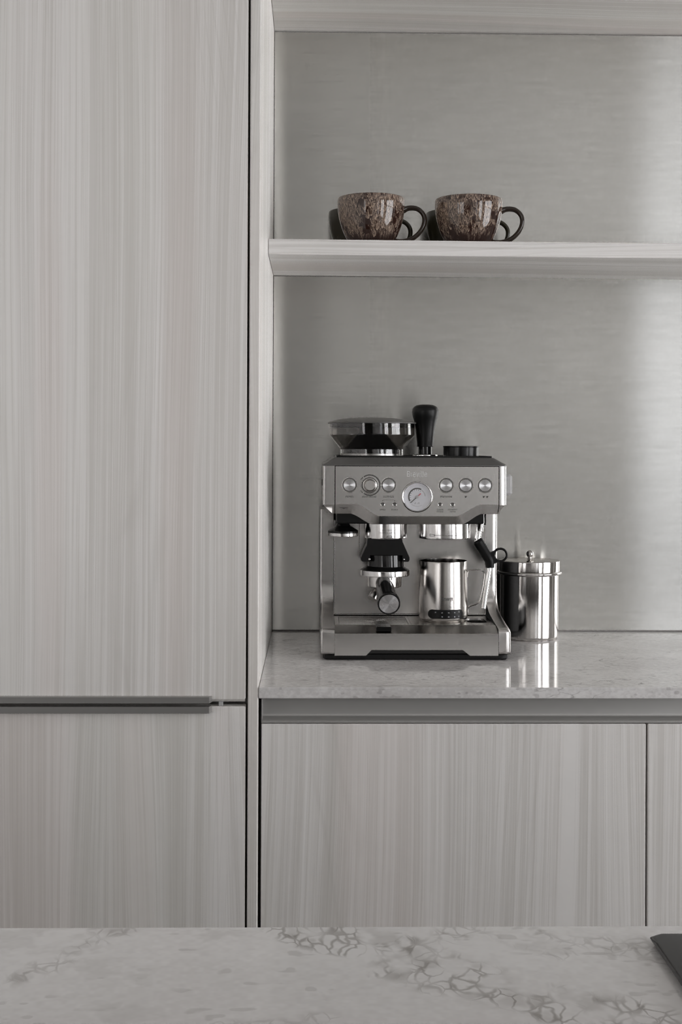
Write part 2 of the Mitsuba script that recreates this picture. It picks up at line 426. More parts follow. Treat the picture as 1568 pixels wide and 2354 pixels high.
TX0, TX1 = -0.72, -0.0995
t = 'tall_cabinet'
tag(t, 'tall pale wood-grain cabinet with two handle-strip doors filling the left side', 'cabinet')
add(t + '__carcass', box(TX0, TX1 - 0.0006, FRONT + 0.045, 2.595, 0.0, 2.60), 'carcass_board')
DX1 = -0.1037                                   # right edge of both doors
def door_x(y0, y1, z0, z1, lower):
    """Section (y, z) of a door leaf whose edge at the split is bevelled."""
    if lower:
        return [(y0, z0), (y0, z1 - 0.001), (y0 + 0.001, z1), (y1, z1), (y1, z0)]
    return [(y0, z0 + 0.0045), (y0 + 0.0055, z0), (y1, z0), (y1, z1), (y0, z1)]
for z0, z1, key in ((0.8830, 2.59, '__door__edge_band'), (0.10, 0.8704, '__door_001__edge_band')):
    add(t + key, box(DX1 - 0.0006, DX1 + 0.0008, FRONT + 0.0002, FRONT + 0.0215, z0, z1, 0.0011), 'wood_panel')
HX1 = -0.1567                                   # right end of the handle strips
up = extrude_x(door_x(FRONT, FRONT + 0.022, 0.8777, 2.59, False), TX0 + 0.002, DX1)
add(t + '__door', up, 'wood_door', smooth=False)
low = extrude_x(door_x(FRONT, FRONT + 0.022, 0.10, 0.8710, True), TX0 + 0.002, DX1)
add(t + '__door_001', low, 'wood_drawer', smooth=False)
# aluminium edge-pull strips on both doors, their right end cut at a slant
def strip(z0, z1, hook):
    pts = [(FRONT - 0.0115, z0), (FRONT - 0.0115, z1), (FRONT + 0.001, z1), (FRONT + 0.001, z0)]
    m = extrude_x(pts, TX0 + 0.03, HX1)
    v = m.vertices.copy()
    end = v[:, 0] > HX1 - 1e-6
    v[end & (v[:, 1] > FRONT), 0] += 0.0035
    m.vertices = v
    return m
add(t + '__door__handle_strip', strip(0.8778, 0.8871, 1), 'aluminium', smooth=False)
add(t + '__door_001__handle_strip', strip(0.8627, 0.8728, -1), 'aluminium', smooth=False)
tag(t + '__door__handle_strip', 'grey aluminium pull strip along the door edge')
tag(t + '__door_001__handle_strip', 'grey aluminium pull strip along the door edge')
add(t + '__spacer', box(-0.1437, -0.1375, FRONT + 0.004, FRONT + 0.03, 0.8707, 0.8780, 0.0006), 'light_grey_plastic')
tag(t + '__spacer', 'small grey spacer in the gap between the doors')

# ------------------------------------------------------------------ base cabinets, handle channel, worktop
BX = [-0.0785, 0.5040, 1.0865]
for i, name in enumerate(('base_cabinet', 'base_cabinet_001')):
    x0 = INNER + 0.0006 if i == 0 else 0.5054
    x1 = 0.5050 if i == 0 else 1.10
    add(name + '__carcass', box(x0, x1, FRONT + 0.045, 2.595, 0.0, 0.80, 0), 'carcass_board')
    d0, d1 = ((-0.0788, 0.5036) if i == 0 else (0.5069, 1.085))
    add(name + '__door', box(d0, d1, FRONT + 0.001, FRONT + 0.0225, 0.10, 0.8446, 0.001), 'wood_base')
tag('base_cabinet', 'wide pale wood base cabinet under the worktop, below the coffee machine', 'cabinet')
tag('base_cabinet_001', 'partly seen pale wood base cabinet at the right edge, past the dark gap', 'cabinet')

# recessed channel: an L-shaped aluminium profile that runs over both cabinets
prof = [(FRONT + 0.034, 0.8825), (FRONT + 0.0245, 0.8825), (FRONT + 0.0245, 0.8560), (FRONT + 0.0225, 0.8525), (FRONT + 0.0185, 0.8505), (FRONT + 0.0050, 0.8498), (FRONT + 0.0022, 0.8493),
        (FRONT + 0.0012, 0.8482), (FRONT + 0.0012, 0.8470), (FRONT + 0.0026, 0.8456), (FRONT + 0.026, 0.8456), (FRONT + 0.034, 0.852)]
hc = 'handle_channel'
add(hc + '__profile', extrude_x(prof, -0.0775, 1.09), 'channel_aluminium', smooth=30)
add(hc + '__end_cap', extrude_x([(FRONT + 0.0015, 0.8460), (FRONT + 0.0015, 0.8822), (FRONT + 0.033, 0.8822), (FRONT + 0.033, 0.8460)], -0.0790, -0.0776), 'channel_aluminium', smooth=False)
add(hc + '__backing', box(INNER + 0.001, 1.09, FRONT + 0.035, FRONT + 0.06, 0.802, 0.882, 0), 'carcass_board')
tag(hc, 'recessed grey aluminium finger-pull channel running between the worktop and the base doors', 'handle')

add('worktop', box(INNER + 0.0004, 1.12, FRONT - 0.0012, 2.594, 0.8832, 0.9000, 0.0012), 'quartz_worktop')
tag('worktop', 'grey-white veined stone worktop along the wall under the coffee machine', 'worktop')

# ------------------------------------------------------------------ steel back panels, shelf, upper cabinet
def sheet(key, z0, z1):
    x0, x1 = -0.0822, 1.12
    v = np.array([(x0, SPLASH, z0), (x1, SPLASH, z0), (x1, SPLASH, z1), (x0, SPLASH, z1), (x0, SPLASH + 0.003, z0), (x1, SPLASH + 0.003, z0), (x1, SPLASH + 0.003, z1), (x0, SPLASH + 0.003, z1)])
    f = np.array([(0, 1, 2), (0, 2, 3), (4, 6, 5), (4, 7, 6), (0, 4, 5), (0, 5, 1), (3, 2, 6), (3, 6, 7), (0, 3, 7), (0, 7, 4), (1, 5, 6), (1, 6, 2)])
    vv = v[f].reshape(-1, 3)
    uv = np.stack([vv[:, 0], vv[:, 2] + 0.2 * vv[:, 1]], 1)
    add(key, trimesh.Trimesh(vv, np.arange(36).reshape(-1, 3), process=False), 'steel_sheet', smooth=False, uv=uv)
sheet('steel_back_panel', 0.9032, 1.5985)
tag('steel_back_panel', 'tall brushed stainless steel back panel behind the coffee machine, below the shelf', 'back panel')
sheet('steel_back_panel_001', 1.6285, 2.0790)
tag('steel_back_panel_001', 'brushed stainless steel back panel behind the cups, above the shelf', 'back panel')
add('wall_cladding', box(INNER + 0.0004, 1.12, SPLASH + 0.0036, 2.598, 0.9005, 2.0815, 0), 'carcass_board', smooth=False)
tag('wall_cladding', kind='structure')

sh = box(INNER + 0.0006, 1.12, 2.288, 2.5695, 1.6001, 1.6271, 0.0008)
sh.vertices[:, 2] -= (sh.vertices[:, 0] + 0.083) * 0.0036                        # it hangs a little lower at the right
add('shelf', sh, 'wood_shelf')
tag('shelf', 'pale wood shelf across the steel niche carrying the brown cups', 'shelf')

u = 'upper_cabinet'
add(u + '__carcass', box(INNER + 0.0006, 1.12, 2.255, 2.598, 2.0818, 2.60, 0.001), 'wood_shelf')
add(u + '__door', box(-0.0800, 0.5012, 2.232, 2.253, 2.0830, 2.60, 0.001), 'wood_base')
add(u + '__door', box(0.5047, 1.10, 2.232, 2.253, 2.0830, 2.60, 0.001), 'wood_base')
tag(u, 'pale wood wall cabinet whose underside closes the niche at the top', 'cabinet')

# ------------------------------------------------------------------ island in the foreground
add('island_worktop', box(-1.4, 1.3, -0.15, 0.9846, 0.8800, 0.9000, 0.0015), 'quartz_island')
tag('island_worktop', 'white veined stone island top filling the bottom of the picture', 'worktop')
add('island_cabinet', box(-1.37, 1.27, -0.12, 0.955, 0.0, 0.8796, 0.002), 'dark_lacquer')
tag('island_cabinet', 'dark island cabinet that carries the veined stone top', 'cabinet')
def rrect(x0, x1, y0, y1, r, n=8):
    return Polygon([(x0 + r, y0 + r), (x1 - r, y0 + r), (x1 - r, y1 - r), (x0 + r, y1 - r)]).buffer(r, quad_segs=n)
def slab(poly, levels):
    """Stack offsets of one outline: levels = [(inset, z), ...], bottom to top."""
    loops = []
    for inset, z in levels:
        q = poly.buffer(-inset, quad_segs=8) if inset else poly
        c = np.array(q.exterior.coords)[:-1]
        if Polygon(c).exterior.is_ccw is False:
            c = c[::-1]
        s = LineString(np.vstack([c, c[:1]]))
        n = 160
        # start every loop at the same corner so that the walls do not twist
        start = s.project(Point(poly.bounds[0] - 1, poly.bounds[1] - 1))
        pts = np.array([s.interpolate((start + s.length * i / n) % s.length).coords[0] for i in range(n)])
        loops.append(np.hstack([pts, np.full((n, 1), z)]))
    v = np.vstack(loops)
    n, f = 160, []
    for i in range(len(loops) - 1):
        for j in range(n):
            a0, a1 = i * n + j, i * n + (j + 1) % n
            f += [(a0, a1, a1 + n), (a0, a1 + n, a0 + n)]
    b, tp = len(v), len(v) + 1
    v = np.vstack([v, loops[0].mean(0), loops[-1].mean(0)])
    o = (len(loops) - 1) * n
    for j in range(n):
        f += [(b, (j + 1) % n, j), (tp, o + j, o + (j + 1) % n)]
    return trimesh.Trimesh(v, np.array(f), process=False)
add('cooktop', slab(rrect(0.2455, 0.84, 0.43, 0.952, 0.003), [(0.003, 0.9001), (0.001, 0.9030), (0.0, 0.9052), (0.0008, 0.9062), (0.0022, 0.9066)]), 'cooktop_glass')
tag('cooktop', 'black glass cooktop on the island at the lower right corner', 'cooktop')

# ------------------------------------------------------------------ cups
def cup(key, x, y, z, glaze, handle, r=0.0612, hgt=0.0865, turn=0.0):
    prof = [(0.000, 0.0015), (0.027, 0.0015), (0.030, 0.0), (0.033, 0.0), (0.0345, 0.003), (0.0395, 0.0065), (0.0450, 0.0145), (0.0500, 0.0245), (0.0545, 0.037), (0.0580, 0.050),
            (0.0602, 0.063), (0.0611, 0.075), (0.0608, 0.083), (0.0602, 0.0858), (0.0592, 0.0865), (0.0582, 0.0858), (0.0578, 0.082), (0.0572, 0.062), (0.0520, 0.037), (0.0420, 0.016), (0.028, 0.008), (0.0, 0.0065)]
    k = r / 0.0611
    p = smooth_path(np.array(prof) * [k, hgt / 0.0865], 3)
    p[:, 0] = np.maximum(p[:, 0], 0)
    n = 128
    a = np.linspace(0, 2 * np.pi, n + 1)
    v = np.stack([p[:, 0][:, None] * np.sin(a), -p[:, 0][:, None] * np.cos(a), np.repeat(p[:, 1][:, None], n + 1, 1)], -1)
    uv = np.stack([np.repeat(a[None] * r, len(p), 0), np.repeat(p[:, 1][:, None] / hgt, n + 1, 1)], -1)
    m = grid_mesh(v)
    m.invert()
    mm = trimesh.Trimesh(m.vertices + [x, y, z], m.faces, process=False)
    if (mm.face_normals[len(mm.faces) // 4] @ (mm.triangles_center[len(mm.faces) // 4] - [x, y, z + 0.04])) < 0:
        mm.invert()
    add(key + '__body', mm, glaze, smooth=True, uv=uv.reshape(-1, 2))
    h = smooth_path([(0.0570 * k, 0.0655), (0.070 * k, 0.0690), (0.0840 * k, 0.0670), (0.0945 * k, 0.0570), (0.0965 * k, 0.0430), (0.0895 * k, 0.0270), (0.0760 * k, 0.0145), (0.0600 * k, 0.0090), (0.0400 * k, 0.0085)], 8)
    path = np.stack([h[:, 0] * math.cos(turn), h[:, 0] * math.sin(turn), h[:, 1] * hgt / 0.0865], 1) + [x, y, z]
    s = np.interp(np.linspace(0, 1, len(path)), [0, 0.08, 0.3, 0.7, 0.92, 1], [1.5, 1.1, 0.95, 0.95, 1.05, 1.3])
    add(key + '__handle', sweep(path, ring(0.0044, 20, 1.5), up=(-math.sin(turn), math.cos(turn), 0), scale=s), handle, smooth=True)

def shelf_z(x):
    return 1.6271 - (x + 0.083) * 0.0036
CUPS = [('cup', 0.1002, 2.366, 'glaze_speckled', 'brown cup with dense cream speckled glaze, left of the two front cups on the shelf', 0.0612, -0.10),
        ('cup_001', 0.2775, 2.366, 'glaze_speckled_dark', 'darker brown cup with cream drip glaze, right of the two front cups on the shelf', 0.0612, -0.10),
        ('cup_002', 0.0850, 2.503, 'glaze_olive', 'dark olive cup standing behind the left speckled cup', 0.0610, -0.12),
        ('cup_003', 0.2720, 2.503, 'glaze_olive', 'dark olive cup standing behind the right speckled cup', 0.0610, -0.12)]
for key, x, y, glaze, lab, r, turn in CUPS:
    cup(key, x, y, shelf_z(x) + 0.0002, glaze, 'glaze_handle' if 'olive' not in glaze else 'glaze_olive', r, 0.0868, turn)
    tag(key, lab, 'cup', 'cups on the shelf')

# ------------------------------------------------------------------ espresso machine
# its own frame: x from the middle, z from the worktop, y as in the room
MX, MZ = 0.1725, 0.9
M = 'espresso_machine'
tag(M, 'stainless steel espresso machine with round buttons and a pressure gauge, on the worktop', 'espresso machine')
def put(part, m, mat, smooth=30, label=None, **more):
    m = m.copy()
    m.apply_translation([MX, 0, MZ])
    k = add(f'{M}__{part}', m, mat, smooth=smooth, **more)
    if label:
        tag(k, label)
    return k

def put_brushed(part, m, mat, smooth=30, sgn=1, label=None):
    """As put(), with uv that follow the horizontal brushing: u along the surface, v up."""
    m = trimesh.graph.smooth_shade(m, angle=math.radians(smooth), facet_minarea=None) if smooth else trimesh.Trimesh(m.triangles.reshape(-1, 3), np.arange(3 * len(m.faces)).reshape(-1, 3), process=False)
    v = m.vertices
    return put(part, m, mat, smooth=bool(smooth), label=label, uv=np.stack([v[:, 0] + 0.9 * sgn * v[:, 1], v[:, 2] + 0.31 * v[:, 1]], 1))

HF, HB = 2.257, 2.545                 # front and rear of the head
XA, XB, DL, DR = -0.1585, 0.1612, -0.1374, 0.1471
ZT, ZL = 0.3302, 0.2630               # top and lower edge of the fascia
def s_curve(x, x0, x1, a, b):
    t = np.clip((x - x0) / (x1 - x0), 0, 1)
    t = 0.45 * t + 0.55 * t * t * (3 - 2 * t)
    return a + (b - a) * t
def low1(x):
    return np.where(x < 0, s_curve(x, -0.1000, -0.0610, 0.2632, 0.2428), s_curve(x, 0.0735, 0.1150, 0.2428, 0.2628))
def low2(x):
    return np.where(x < 0, s_curve(x, -0.1090, -0.0730, 0.2466, 0.2287), s_curve(x, 0.0850, 0.1180, 0.2287, 0.2468))
xs = np.unique(np.concatenate([np.linspace(DL + 0.0006, DR - 0.0006, 60), np.linspace(-0.112, -0.058, 40), np.linspace(0.07, 0.121, 40)]))
o = np.ones_like(xs)
f1 = low1(xs)
rows = [np.stack([xs, o * (HF + 0.02), o * ZT], 1), np.stack([xs, o * (HF + 0.0008), o * ZT], 1), np.stack([xs, o * HF, o * (ZT - 0.0008)], 1)]
for q in np.linspace(0.1, 1, 6):
    rows.append(np.stack([xs, o * HF, (ZT - 0.0008) * (1 - q) + (f1 + 0.0010) * q], 1))
rows.append(np.stack([xs, o * (HF + 0.0006), f1], 1))
fascia = grid_mesh(rows)
put_brushed('fascia', fascia, 'steel_brushed', 24)
rows = [np.stack([xs, o * (HF + 0.0006), f1], 1), np.stack([xs, o * (HF + 0.013), low2(xs) + 0.001], 1), np.stack([xs, o * (HF + 0.0142), low2(xs)], 1), np.stack([xs, o * (HF + 0.05), low2(xs)], 1)]
put_brushed('lower_fascia', grid_mesh(rows), 'steel_brushed', 30)

def corner(sgn, xin, xout):
    """A rounded corner block beside the fascia, from its seam round to the side wall."""
    r = 0.011 if sgn > 0 else 0.005
    pts = [(xin, HF)]
    ry = 0.0035 if sgn < 0 else r
    for a in np.linspace(0, np.pi / 2, 10):
        pts.append((xout - sgn * (r - r * math.sin(a)), HF + ry - ry * math.cos(a)))
    pts.append((xout, HB))
    p = np.array(pts)
    d = np.array([[0, 0.0142]] + [[-sgn * 0.0165 * math.sin(a), 0.0142 * math.cos(a)] for a in np.linspace(0, np.pi / 2, 10)] + [[-sgn * 0.0165, 0]])
    b = p + d
    b2 = b + np.array([[0, 0.03]] * 1 + [[0, 0.03]] * (len(b) - 2) + [[0, 0]])
    rows = [np.column_stack([p, np.full(len(p), ZT)]), np.column_stack([p, np.full(len(p), ZL)]), np.column_stack([b, np.full(len(p), 0.2472)]), np.column_stack([np.column_stack([np.full(len(p), xin), b[:, 1] + 0.02]), np.full(len(p), 0.2470)])]
    return grid_mesh(rows)
put_brushed('corner_panel', corner(-1, DL - 0.0006, XA), 'steel_brushed', 35, -1)
put('corner_panel', corner(1, DR + 0.0006, XB), 'steel_satin', smooth=35)
core = extrude_y(Polygon([(XA + 0.019, 0.2484), (XB - 0.019, 0.2484), (XB - 0.004, 0.264), (XB - 0.004, 0.3290), (XA + 0.004, 0.3290), (XA + 0.004, 0.264)]), HF + 0.016, HB - 0.002)
put('head_core', core, 'black_matt', smooth=False)
put('underside', box(-0.1340, 0.1250, HF + 0.030, 2.386, 0.2284, 0.2500, 0.002), 'black_plastic')

# grey top cap with sloping edges, and the black cup tray on it
cap_outline = rrect(XA - 0.0006, XB + 0.0006, HF - 0.0007, HB, 0.012)
put('top_cap', slab(cap_outline, [(0.0, 0.3304), (0.0, 0.3322), (0.0022, 0.3338), (0.0200, 0.3442), (0.0225, 0.3448), (0.0250, 0.3449)]), 'grey_plastic', smooth=25)
tray = cap_outline.buffer(-0.0245).difference(cap_outline.buffer(-0.0270))
m = trimesh.creation.extrude_polygon(tray, 0.0030, engine='earcut'); m.apply_translation([0, 0, 0.3449])
put('cup_rail', m, 'black_plastic', smooth=False)

# body behind the tray: columns with the curved cheeks, back plate, rear housing
cheek = np.vstack([[(HB, 0.0085), (2.232, 0.0085)], [(2.219, 0.0100), (2.2150, 0.0150), (2.2150, 0.0470), (2.2172, 0.0515), (2.2225, 0.0535)],
                   smooth_path([(2.2300, 0.0545), (2.2900, 0.0600), (2.3400, 0.0665), (2.3720, 0.0780), (2.3855, 0.1000), (2.3870, 0.1280)], 6), [(2.3870, 0.2490), (HB, 0.2490)]])
def cheek_mesh(x0, x1, outer):
    m = extrude_x(Polygon(cheek), x0, x1)
    parts = [m]
    return m
def cheek_round(xin, xout, sgn):
    """Cheek whose outer front edge is rounded: slices of the side outline set back towards the outside."""
    r = 0.0048 if sgn < 0 else 0.0105
    poly = Polygon(cheek)
    c = np.array(poly.exterior.coords)[:-1]
    xs_, off = [xin], [0.0]
    for a in np.linspace(0, np.pi / 2, 9):
        xs_.append(xout - sgn * (r - r * math.sin(a))); off.append(r - r * math.cos(a))
    loops = []
    for x_, d_ in zip(xs_, off):
        q = c.copy()
        front = (q[:, 0] < HB - 1e-6)
        soft = np.where((q[:, 1] > 0.08) & (sgn < 0), 0.25, 1.0)          # the column is flatter in front than the foot
        q[front, 0] = np.minimum(q[front, 0] + (d_ * soft)[front], HB - 0.001)
        top = (q[:, 1] > 0.05) & (q[:, 1] < 0.11) & front
        q[top, 1] -= d_ * 0.5
        loops.append(np.column_stack([np.full(len(q), x_), q]))
    m = grid_mesh([np.vstack([l, l[:1]]) for l in loops])
    return m
put_brushed('side_panel', cheek_round(DL - 0.0004, XA - 0.0035, -1), 'steel_brushed', 40, -1)
put('side_panel', cheek_round(0.1418, XB + 0.0025, 1), 'steel_satin', smooth=40)
put('rear_housing', box(XA + 0.003, XB - 0.003, 2.396, HB + 0.004, 0.0090, 0.2484, 0.002), 'black_matt')
put_brushed('back_plate', box(DL + 0.0004, 0.1414, 2.3850, 2.3950, 0.0570, 0.2300, 0.001), 'steel_brushed', 0)
edge = [(DL + 0.0004, 0.1414)]
put('back_edge', box(DL + 0.0002, DL + 0.0022, 2.3838, 2.3856, 0.0565, 0.2284, 0.0005), 'chrome')
put('back_edge', box(0.1395, 0.1414, 2.3838, 2.3856, 0.0565, 0.2284, 0.0005), 'chrome')
put('lower_rail', box(DL + 0.0024, 0.1392, 2.3825, 2.3852, 0.0566, 0.0590, 0.0006), 'steel_satin')
# shallow steel housing of the grinder outlet on the back plate
chute = Polygon([(-0.0905, 0.2284), (-0.0905, 0.166), (-0.083, 0.156), (-0.014, 0.156), (-0.0065, 0.166), (-0.0065, 0.2284)])
put('outlet_housing', extrude_y(chute, 2.3700, 2.3852), 'steel_satin', smooth=30)

# drip tray
front = Polygon([(DL - 0.0002, 0.0086), (-0.0842, 0.0086), (-0.0748, 0.0182), (0.0808, 0.0182), (0.0928, 0.0086), (0.1412, 0.0086), (0.1412, 0.0452), (DL - 0.0002, 0.0452)])
fm = extrude_y(front, 2.2150, 2.2300)
put_brushed('drip_tray__front', fm, 'steel_brushed', 0)
x0, x1 = DL - 0.0002, 0.1412
lip = grid_mesh([[(x0, 2.2150, 0.0450), (x1, 2.2150, 0.0450)], [(x0, 2.2156, 0.0460), (x1, 2.2156, 0.0460)], [(x0, 2.2175, 0.0468), (x1, 2.2175, 0.0468)], [(x0, 2.2550, 0.0552), (x1, 2.2550, 0.0552)], [(x0, 2.2580, 0.0546), (x1, 2.2580, 0.0546)], [(x0, 2.2580, 0.0500), (x1, 2.2580, 0.0500)]])
put_brushed('drip_tray__lip', lip, 'steel_tray', 25)
put('drip_tray__basin', box(DL, 0.141, 2.2310, 2.3840, 0.0180, 0.0490, 0.001), 'black_plastic')
# slotted grille at the left, plain lid at the right
slats = []
gx0, gx1 = -0.1300, -0.0075
put('drip_tray__grille_frame', extrude_x([(2.2585, 0.0500), (2.2585, 0.0553), (2.2630, 0.0553), (2.2630, 0.0500)], DL + 0.0005, 0.1408), 'steel_satin', smooth=False)
put('drip_tray__grille_frame', extrude_x([(2.3740, 0.0500), (2.3740, 0.0553), (2.3838, 0.0553), (2.3838, 0.0500)], DL + 0.0005, 0.1408), 'steel_satin', smooth=False)
for a, b in ((DL + 0.0005, -0.1292), (-0.0085, -0.0035)):
    put('drip_tray__grille_frame', box(a, b, 2.2630, 2.3740, 0.0500, 0.0553, 0.0003), 'steel_satin')
for i in range(10):
    y = 2.2668 + i * 0.0112
    put('drip_tray__slat', box(-0.1292, -0.0085, y, y + 0.0070, 0.0510, 0.0553, 0.0008), 'steel_satin')
hole = rrect(0.098, 0.132, 2.284, 2.345, 0.012)
lid = rrect(-0.0034, 0.1407, 2.2630, 2.3740, 0.001).difference(hole)
m = trimesh.creation.extrude_polygon(lid, 0.0032, engine='earcut'); m.apply_translation([0, 0, 0.0521])
put('drip_tray__cover', m, 'steel_satin', smooth=False)
groove = LineString([(0.004, 2.274), (0.090, 2.274)])
put('drip_tray__float', box(-0.0668, -0.0410, 2.2200, 2.2600, 0.0488, 0.0566, 0.001), 'black_gloss', label='small black float tab in the tray lip')
bp = slab(rrect(XA + 0.001, XB - 0.001, 2.221, HB - 0.004, 0.010), [(0.003, 0.0006), (0.0, 0.0030), (0.0, 0.0090)])
put('foot_plate', bp, 'black_matt')
put('front_recess', box(-0.0900, 0.0990, 2.2302, 2.2400, 0.0090, 0.0200, 0.0005), 'black_gloss')

# controls on the fascia
def disc_y(profile, x, z, n=64):
    """A lathe turned so that its axis points to the room (-y); profile z is the height above the fascia."""
    m = lathe(profile, n)
    v = m.vertices.copy()
    m.vertices = np.stack([v[:, 0] + x, HF - v[:, 2], v[:, 1] + z], 1)
    m.fix_normals()
    return m
def spun_disc(x, z, y, r, n=96, rings=10):
    """A spun metal disc facing -y with uv along (radius, angle), so that the lathe marks run round it."""
    rr = np.linspace(0.02, 1, rings)
    a = np.linspace(0, 2 * np.pi, n + 1)
    v = np.stack([x + r * rr[:, None] * np.cos(a), np.full((rings, n + 1), y), z + r * rr[:, None] * np.sin(a)], -1)
    uv = np.stack([np.repeat(a[None], rings, 0), np.repeat(rr[:, None], n + 1, 1)], -1)
    m = grid_mesh(v)
    if m.face_normals[0][1] > 0:
        m.invert()
    return m, uv.reshape(-1, 2)
for i, x in enumerate((-0.1123, -0.0446, 0.0550, 0.0890, 0.1225)):
    key = put('button__surround', disc_y([(0.0, -0.002), (0.0134, -0.002), (0.0134, 0.0003), (0.0130, 0.0008), (0.0124, 0.0008), (0.0122, -0.001), (0.0, -0.001)], x, 0.2971), 'chrome') if False else None
    b = 'button' if i == 0 else f'button_{i:03d}'
    put(b + '__bezel', disc_y([(0.0123, -0.001), (0.0123, 0.0008), (0.0128, 0.0012), (0.0135, 0.0006), (0.0136, -0.001)], x, 0.2971), 'chrome', smooth=40)
    put(b + '__surround', disc_y([(0.0, -0.0005), (0.0106, -0.0005), (0.0106, 0.0006), (0.0124, 0.0006), (0.0124, -0.001)], x, 0.2971), 'grey_plastic', smooth=30)
    put(b + '__rim', disc_y([(0.0099, 0.0020), (0.0106, 0.0013), (0.0107, -0.001)], x, 0.2971), 'steel_satin')
    m, uv = spun_disc(x, 0.2971, HF - 0.0020, 0.0100)
    put(b + '__cap', m, 'steel_disc', smooth=False, uv=uv)
# grind dial
put('grind_dial__base', disc_y([(0.0154, -0.001), (0.0154, 0.0007), (0.0150, 0.0012), (0.0138, 0.0013), (0.0134, 0.0006), (0.0126, 0.0006), (0.0122, 0.0020), (0.0108, 0.0026), (0.0104, 0.0018)], -0.0773, 0.2970), 'steel_satin')
put('grind_dial__groove', disc_y([(0.0136, 0.00062), (0.0124, 0.00062)], -0.0773, 0.2970), 'print_dark')
put('grind_dial__knob', disc_y([(0.0105, 0.0010), (0.0092, 0.0110), (0.0084, 0.0122), (0.0, 0.0122)], -0.0773, 0.2970), 'steel_satin')
arc = LineString([(-0.0773 + 0.0176 * math.cos(a), 0.2970 + 0.0176 * math.sin(a)) for a in np.linspace(-2.2, 2.2, 40)]).buffer(0.0010, cap_style=2)
put('grind_dial__scale', extrude_y(arc, HF - 0.0002, HF + 0.0003), 'print_dark', smooth=False)
for a0 in (2.45, -2.45):
    for q in range(3):
        cx_, cz_ = -0.0773 + 0.0182 * math.cos(a0 + 0.1 * (q - 1)), 0.2970 + 0.0182 * math.sin(a0 + 0.1 * (q - 1))
        put('grind_dial__mark', extrude_y(Point(cx_ + 0.0006 * (q == 1), cz_).buffer(0.0009, quad_segs=3), HF - 0.0002, HF + 0.0003), 'print_dark', smooth=False)
# gauge
GX, GZ = 0.0049, 0.2770
put('gauge__bezel', disc_y([(0.0268, -0.001), (0.0268, 0.0030), (0.0262, 0.0042), (0.0252, 0.0045), (0.0244, 0.0040), (0.0240, 0.0024)], GX, GZ, 128), 'chrome', smooth=40)
put('gauge__inner_ring', disc_y([(0.0242, 0.0020), (0.0238, 0.0032), (0.0200, 0.0016), (0.0164, 0.0012)], GX, GZ, 128), 'dial_white', smooth=30)
put('gauge__face', disc_y([(0.0166, 0.0010), (0.0160, 0.0011), (0.0, 0.0011)], GX, GZ, 96), 'dial_white', smooth=30)
def arc_band(r0, r1, a0, a1, n=40):
    a = np.linspace(math.radians(a0), math.radians(a1), n)
    p = [(GX + r1 * math.cos(t), GZ + r1 * math.sin(t)) for t in a] + [(GX + r0 * math.cos(t), GZ + r0 * math.sin(t)) for t in a[::-1]]
    return Polygon(p)
put('gauge__scale', extrude_y(arc_band(0.0134, 0.0157, 62, 208), HF - 0.0014, HF - 0.0010), 'grey_plastic', smooth=False)
put('gauge__scale', extrude_y(arc_band(0.0128, 0.0149, 5, 55), HF - 0.0014, HF - 0.0010), 'light_grey_plastic', smooth=False)
put('gauge__scale', extrude_y(arc_band(0.0160, 0.0168, 232, 300), HF - 0.0014, HF - 0.0010), 'light_grey_plastic', smooth=False)
for i in range(9):
    a = math.radians(60 + i * 18)
    l = LineString([(GX + 0.0110 * math.cos(a), GZ + 0.0110 * math.sin(a)), (GX + 0.0130 * math.cos(a), GZ + 0.0130 * math.sin(a))]).buffer(0.0002)
    put('gauge__tick', extrude_y(l, HF - 0.0014, HF - 0.0010), 'print_dark', smooth=False)
a = math.radians(222)
put('gauge__needle', extrude_y(LineString([(GX, GZ), (GX + 0.0150 * math.cos(a), GZ + 0.0150 * math.sin(a))]).buffer(0.00045), HF - 0.0020, HF - 0.0015), 'print_dark', smooth=False)
a = math.radians(43)
put('gauge__needle_tail', extrude_y(LineString([(GX + 0.003 * math.cos(a), GZ + 0.003 * math.sin(a)), (GX + 0.0085 * math.cos(a), GZ + 0.0085 * math.sin(a))]).buffer(0.0008, cap_style=2), HF - 0.0020, HF - 0.0015), 'dial_red', smooth=False, label='red needle tail')
put('gauge__hub', disc_y([(0.0028, 0.0010), (0.0026, 0.0026), (0.0, 0.0030)], GX, GZ), 'light_grey_plastic')
for txt, dx in (('15', -0.0028), ('20', 0.0026)):
    put('gauge__numeral', lettering(txt, 0.0022, GX + dx, HF - 0.0010, GZ - 0.0120, 0.0003), 'print_dark', smooth=False)
# indicator lamps
for i, x in enumerate((-0.0548, -0.0341, 0.0445, 0.0662)):
    b = 'indicator' if i == 0 else f'indicator_{i:03d}'
    put(b + '__ring', disc_y([(0.0024, -0.0005), (0.0026, 0.0010), (0.0034, 0.0012), (0.0040, 0.0005), (0.0041, -0.001)], x, 0.2634, 40), 'chrome')
    put(b + '__lens', disc_y([(0.0026, -0.0005), (0.0020, 0.0004), (0.0, 0.0006)], x, 0.2634, 40), 'grey_plastic')
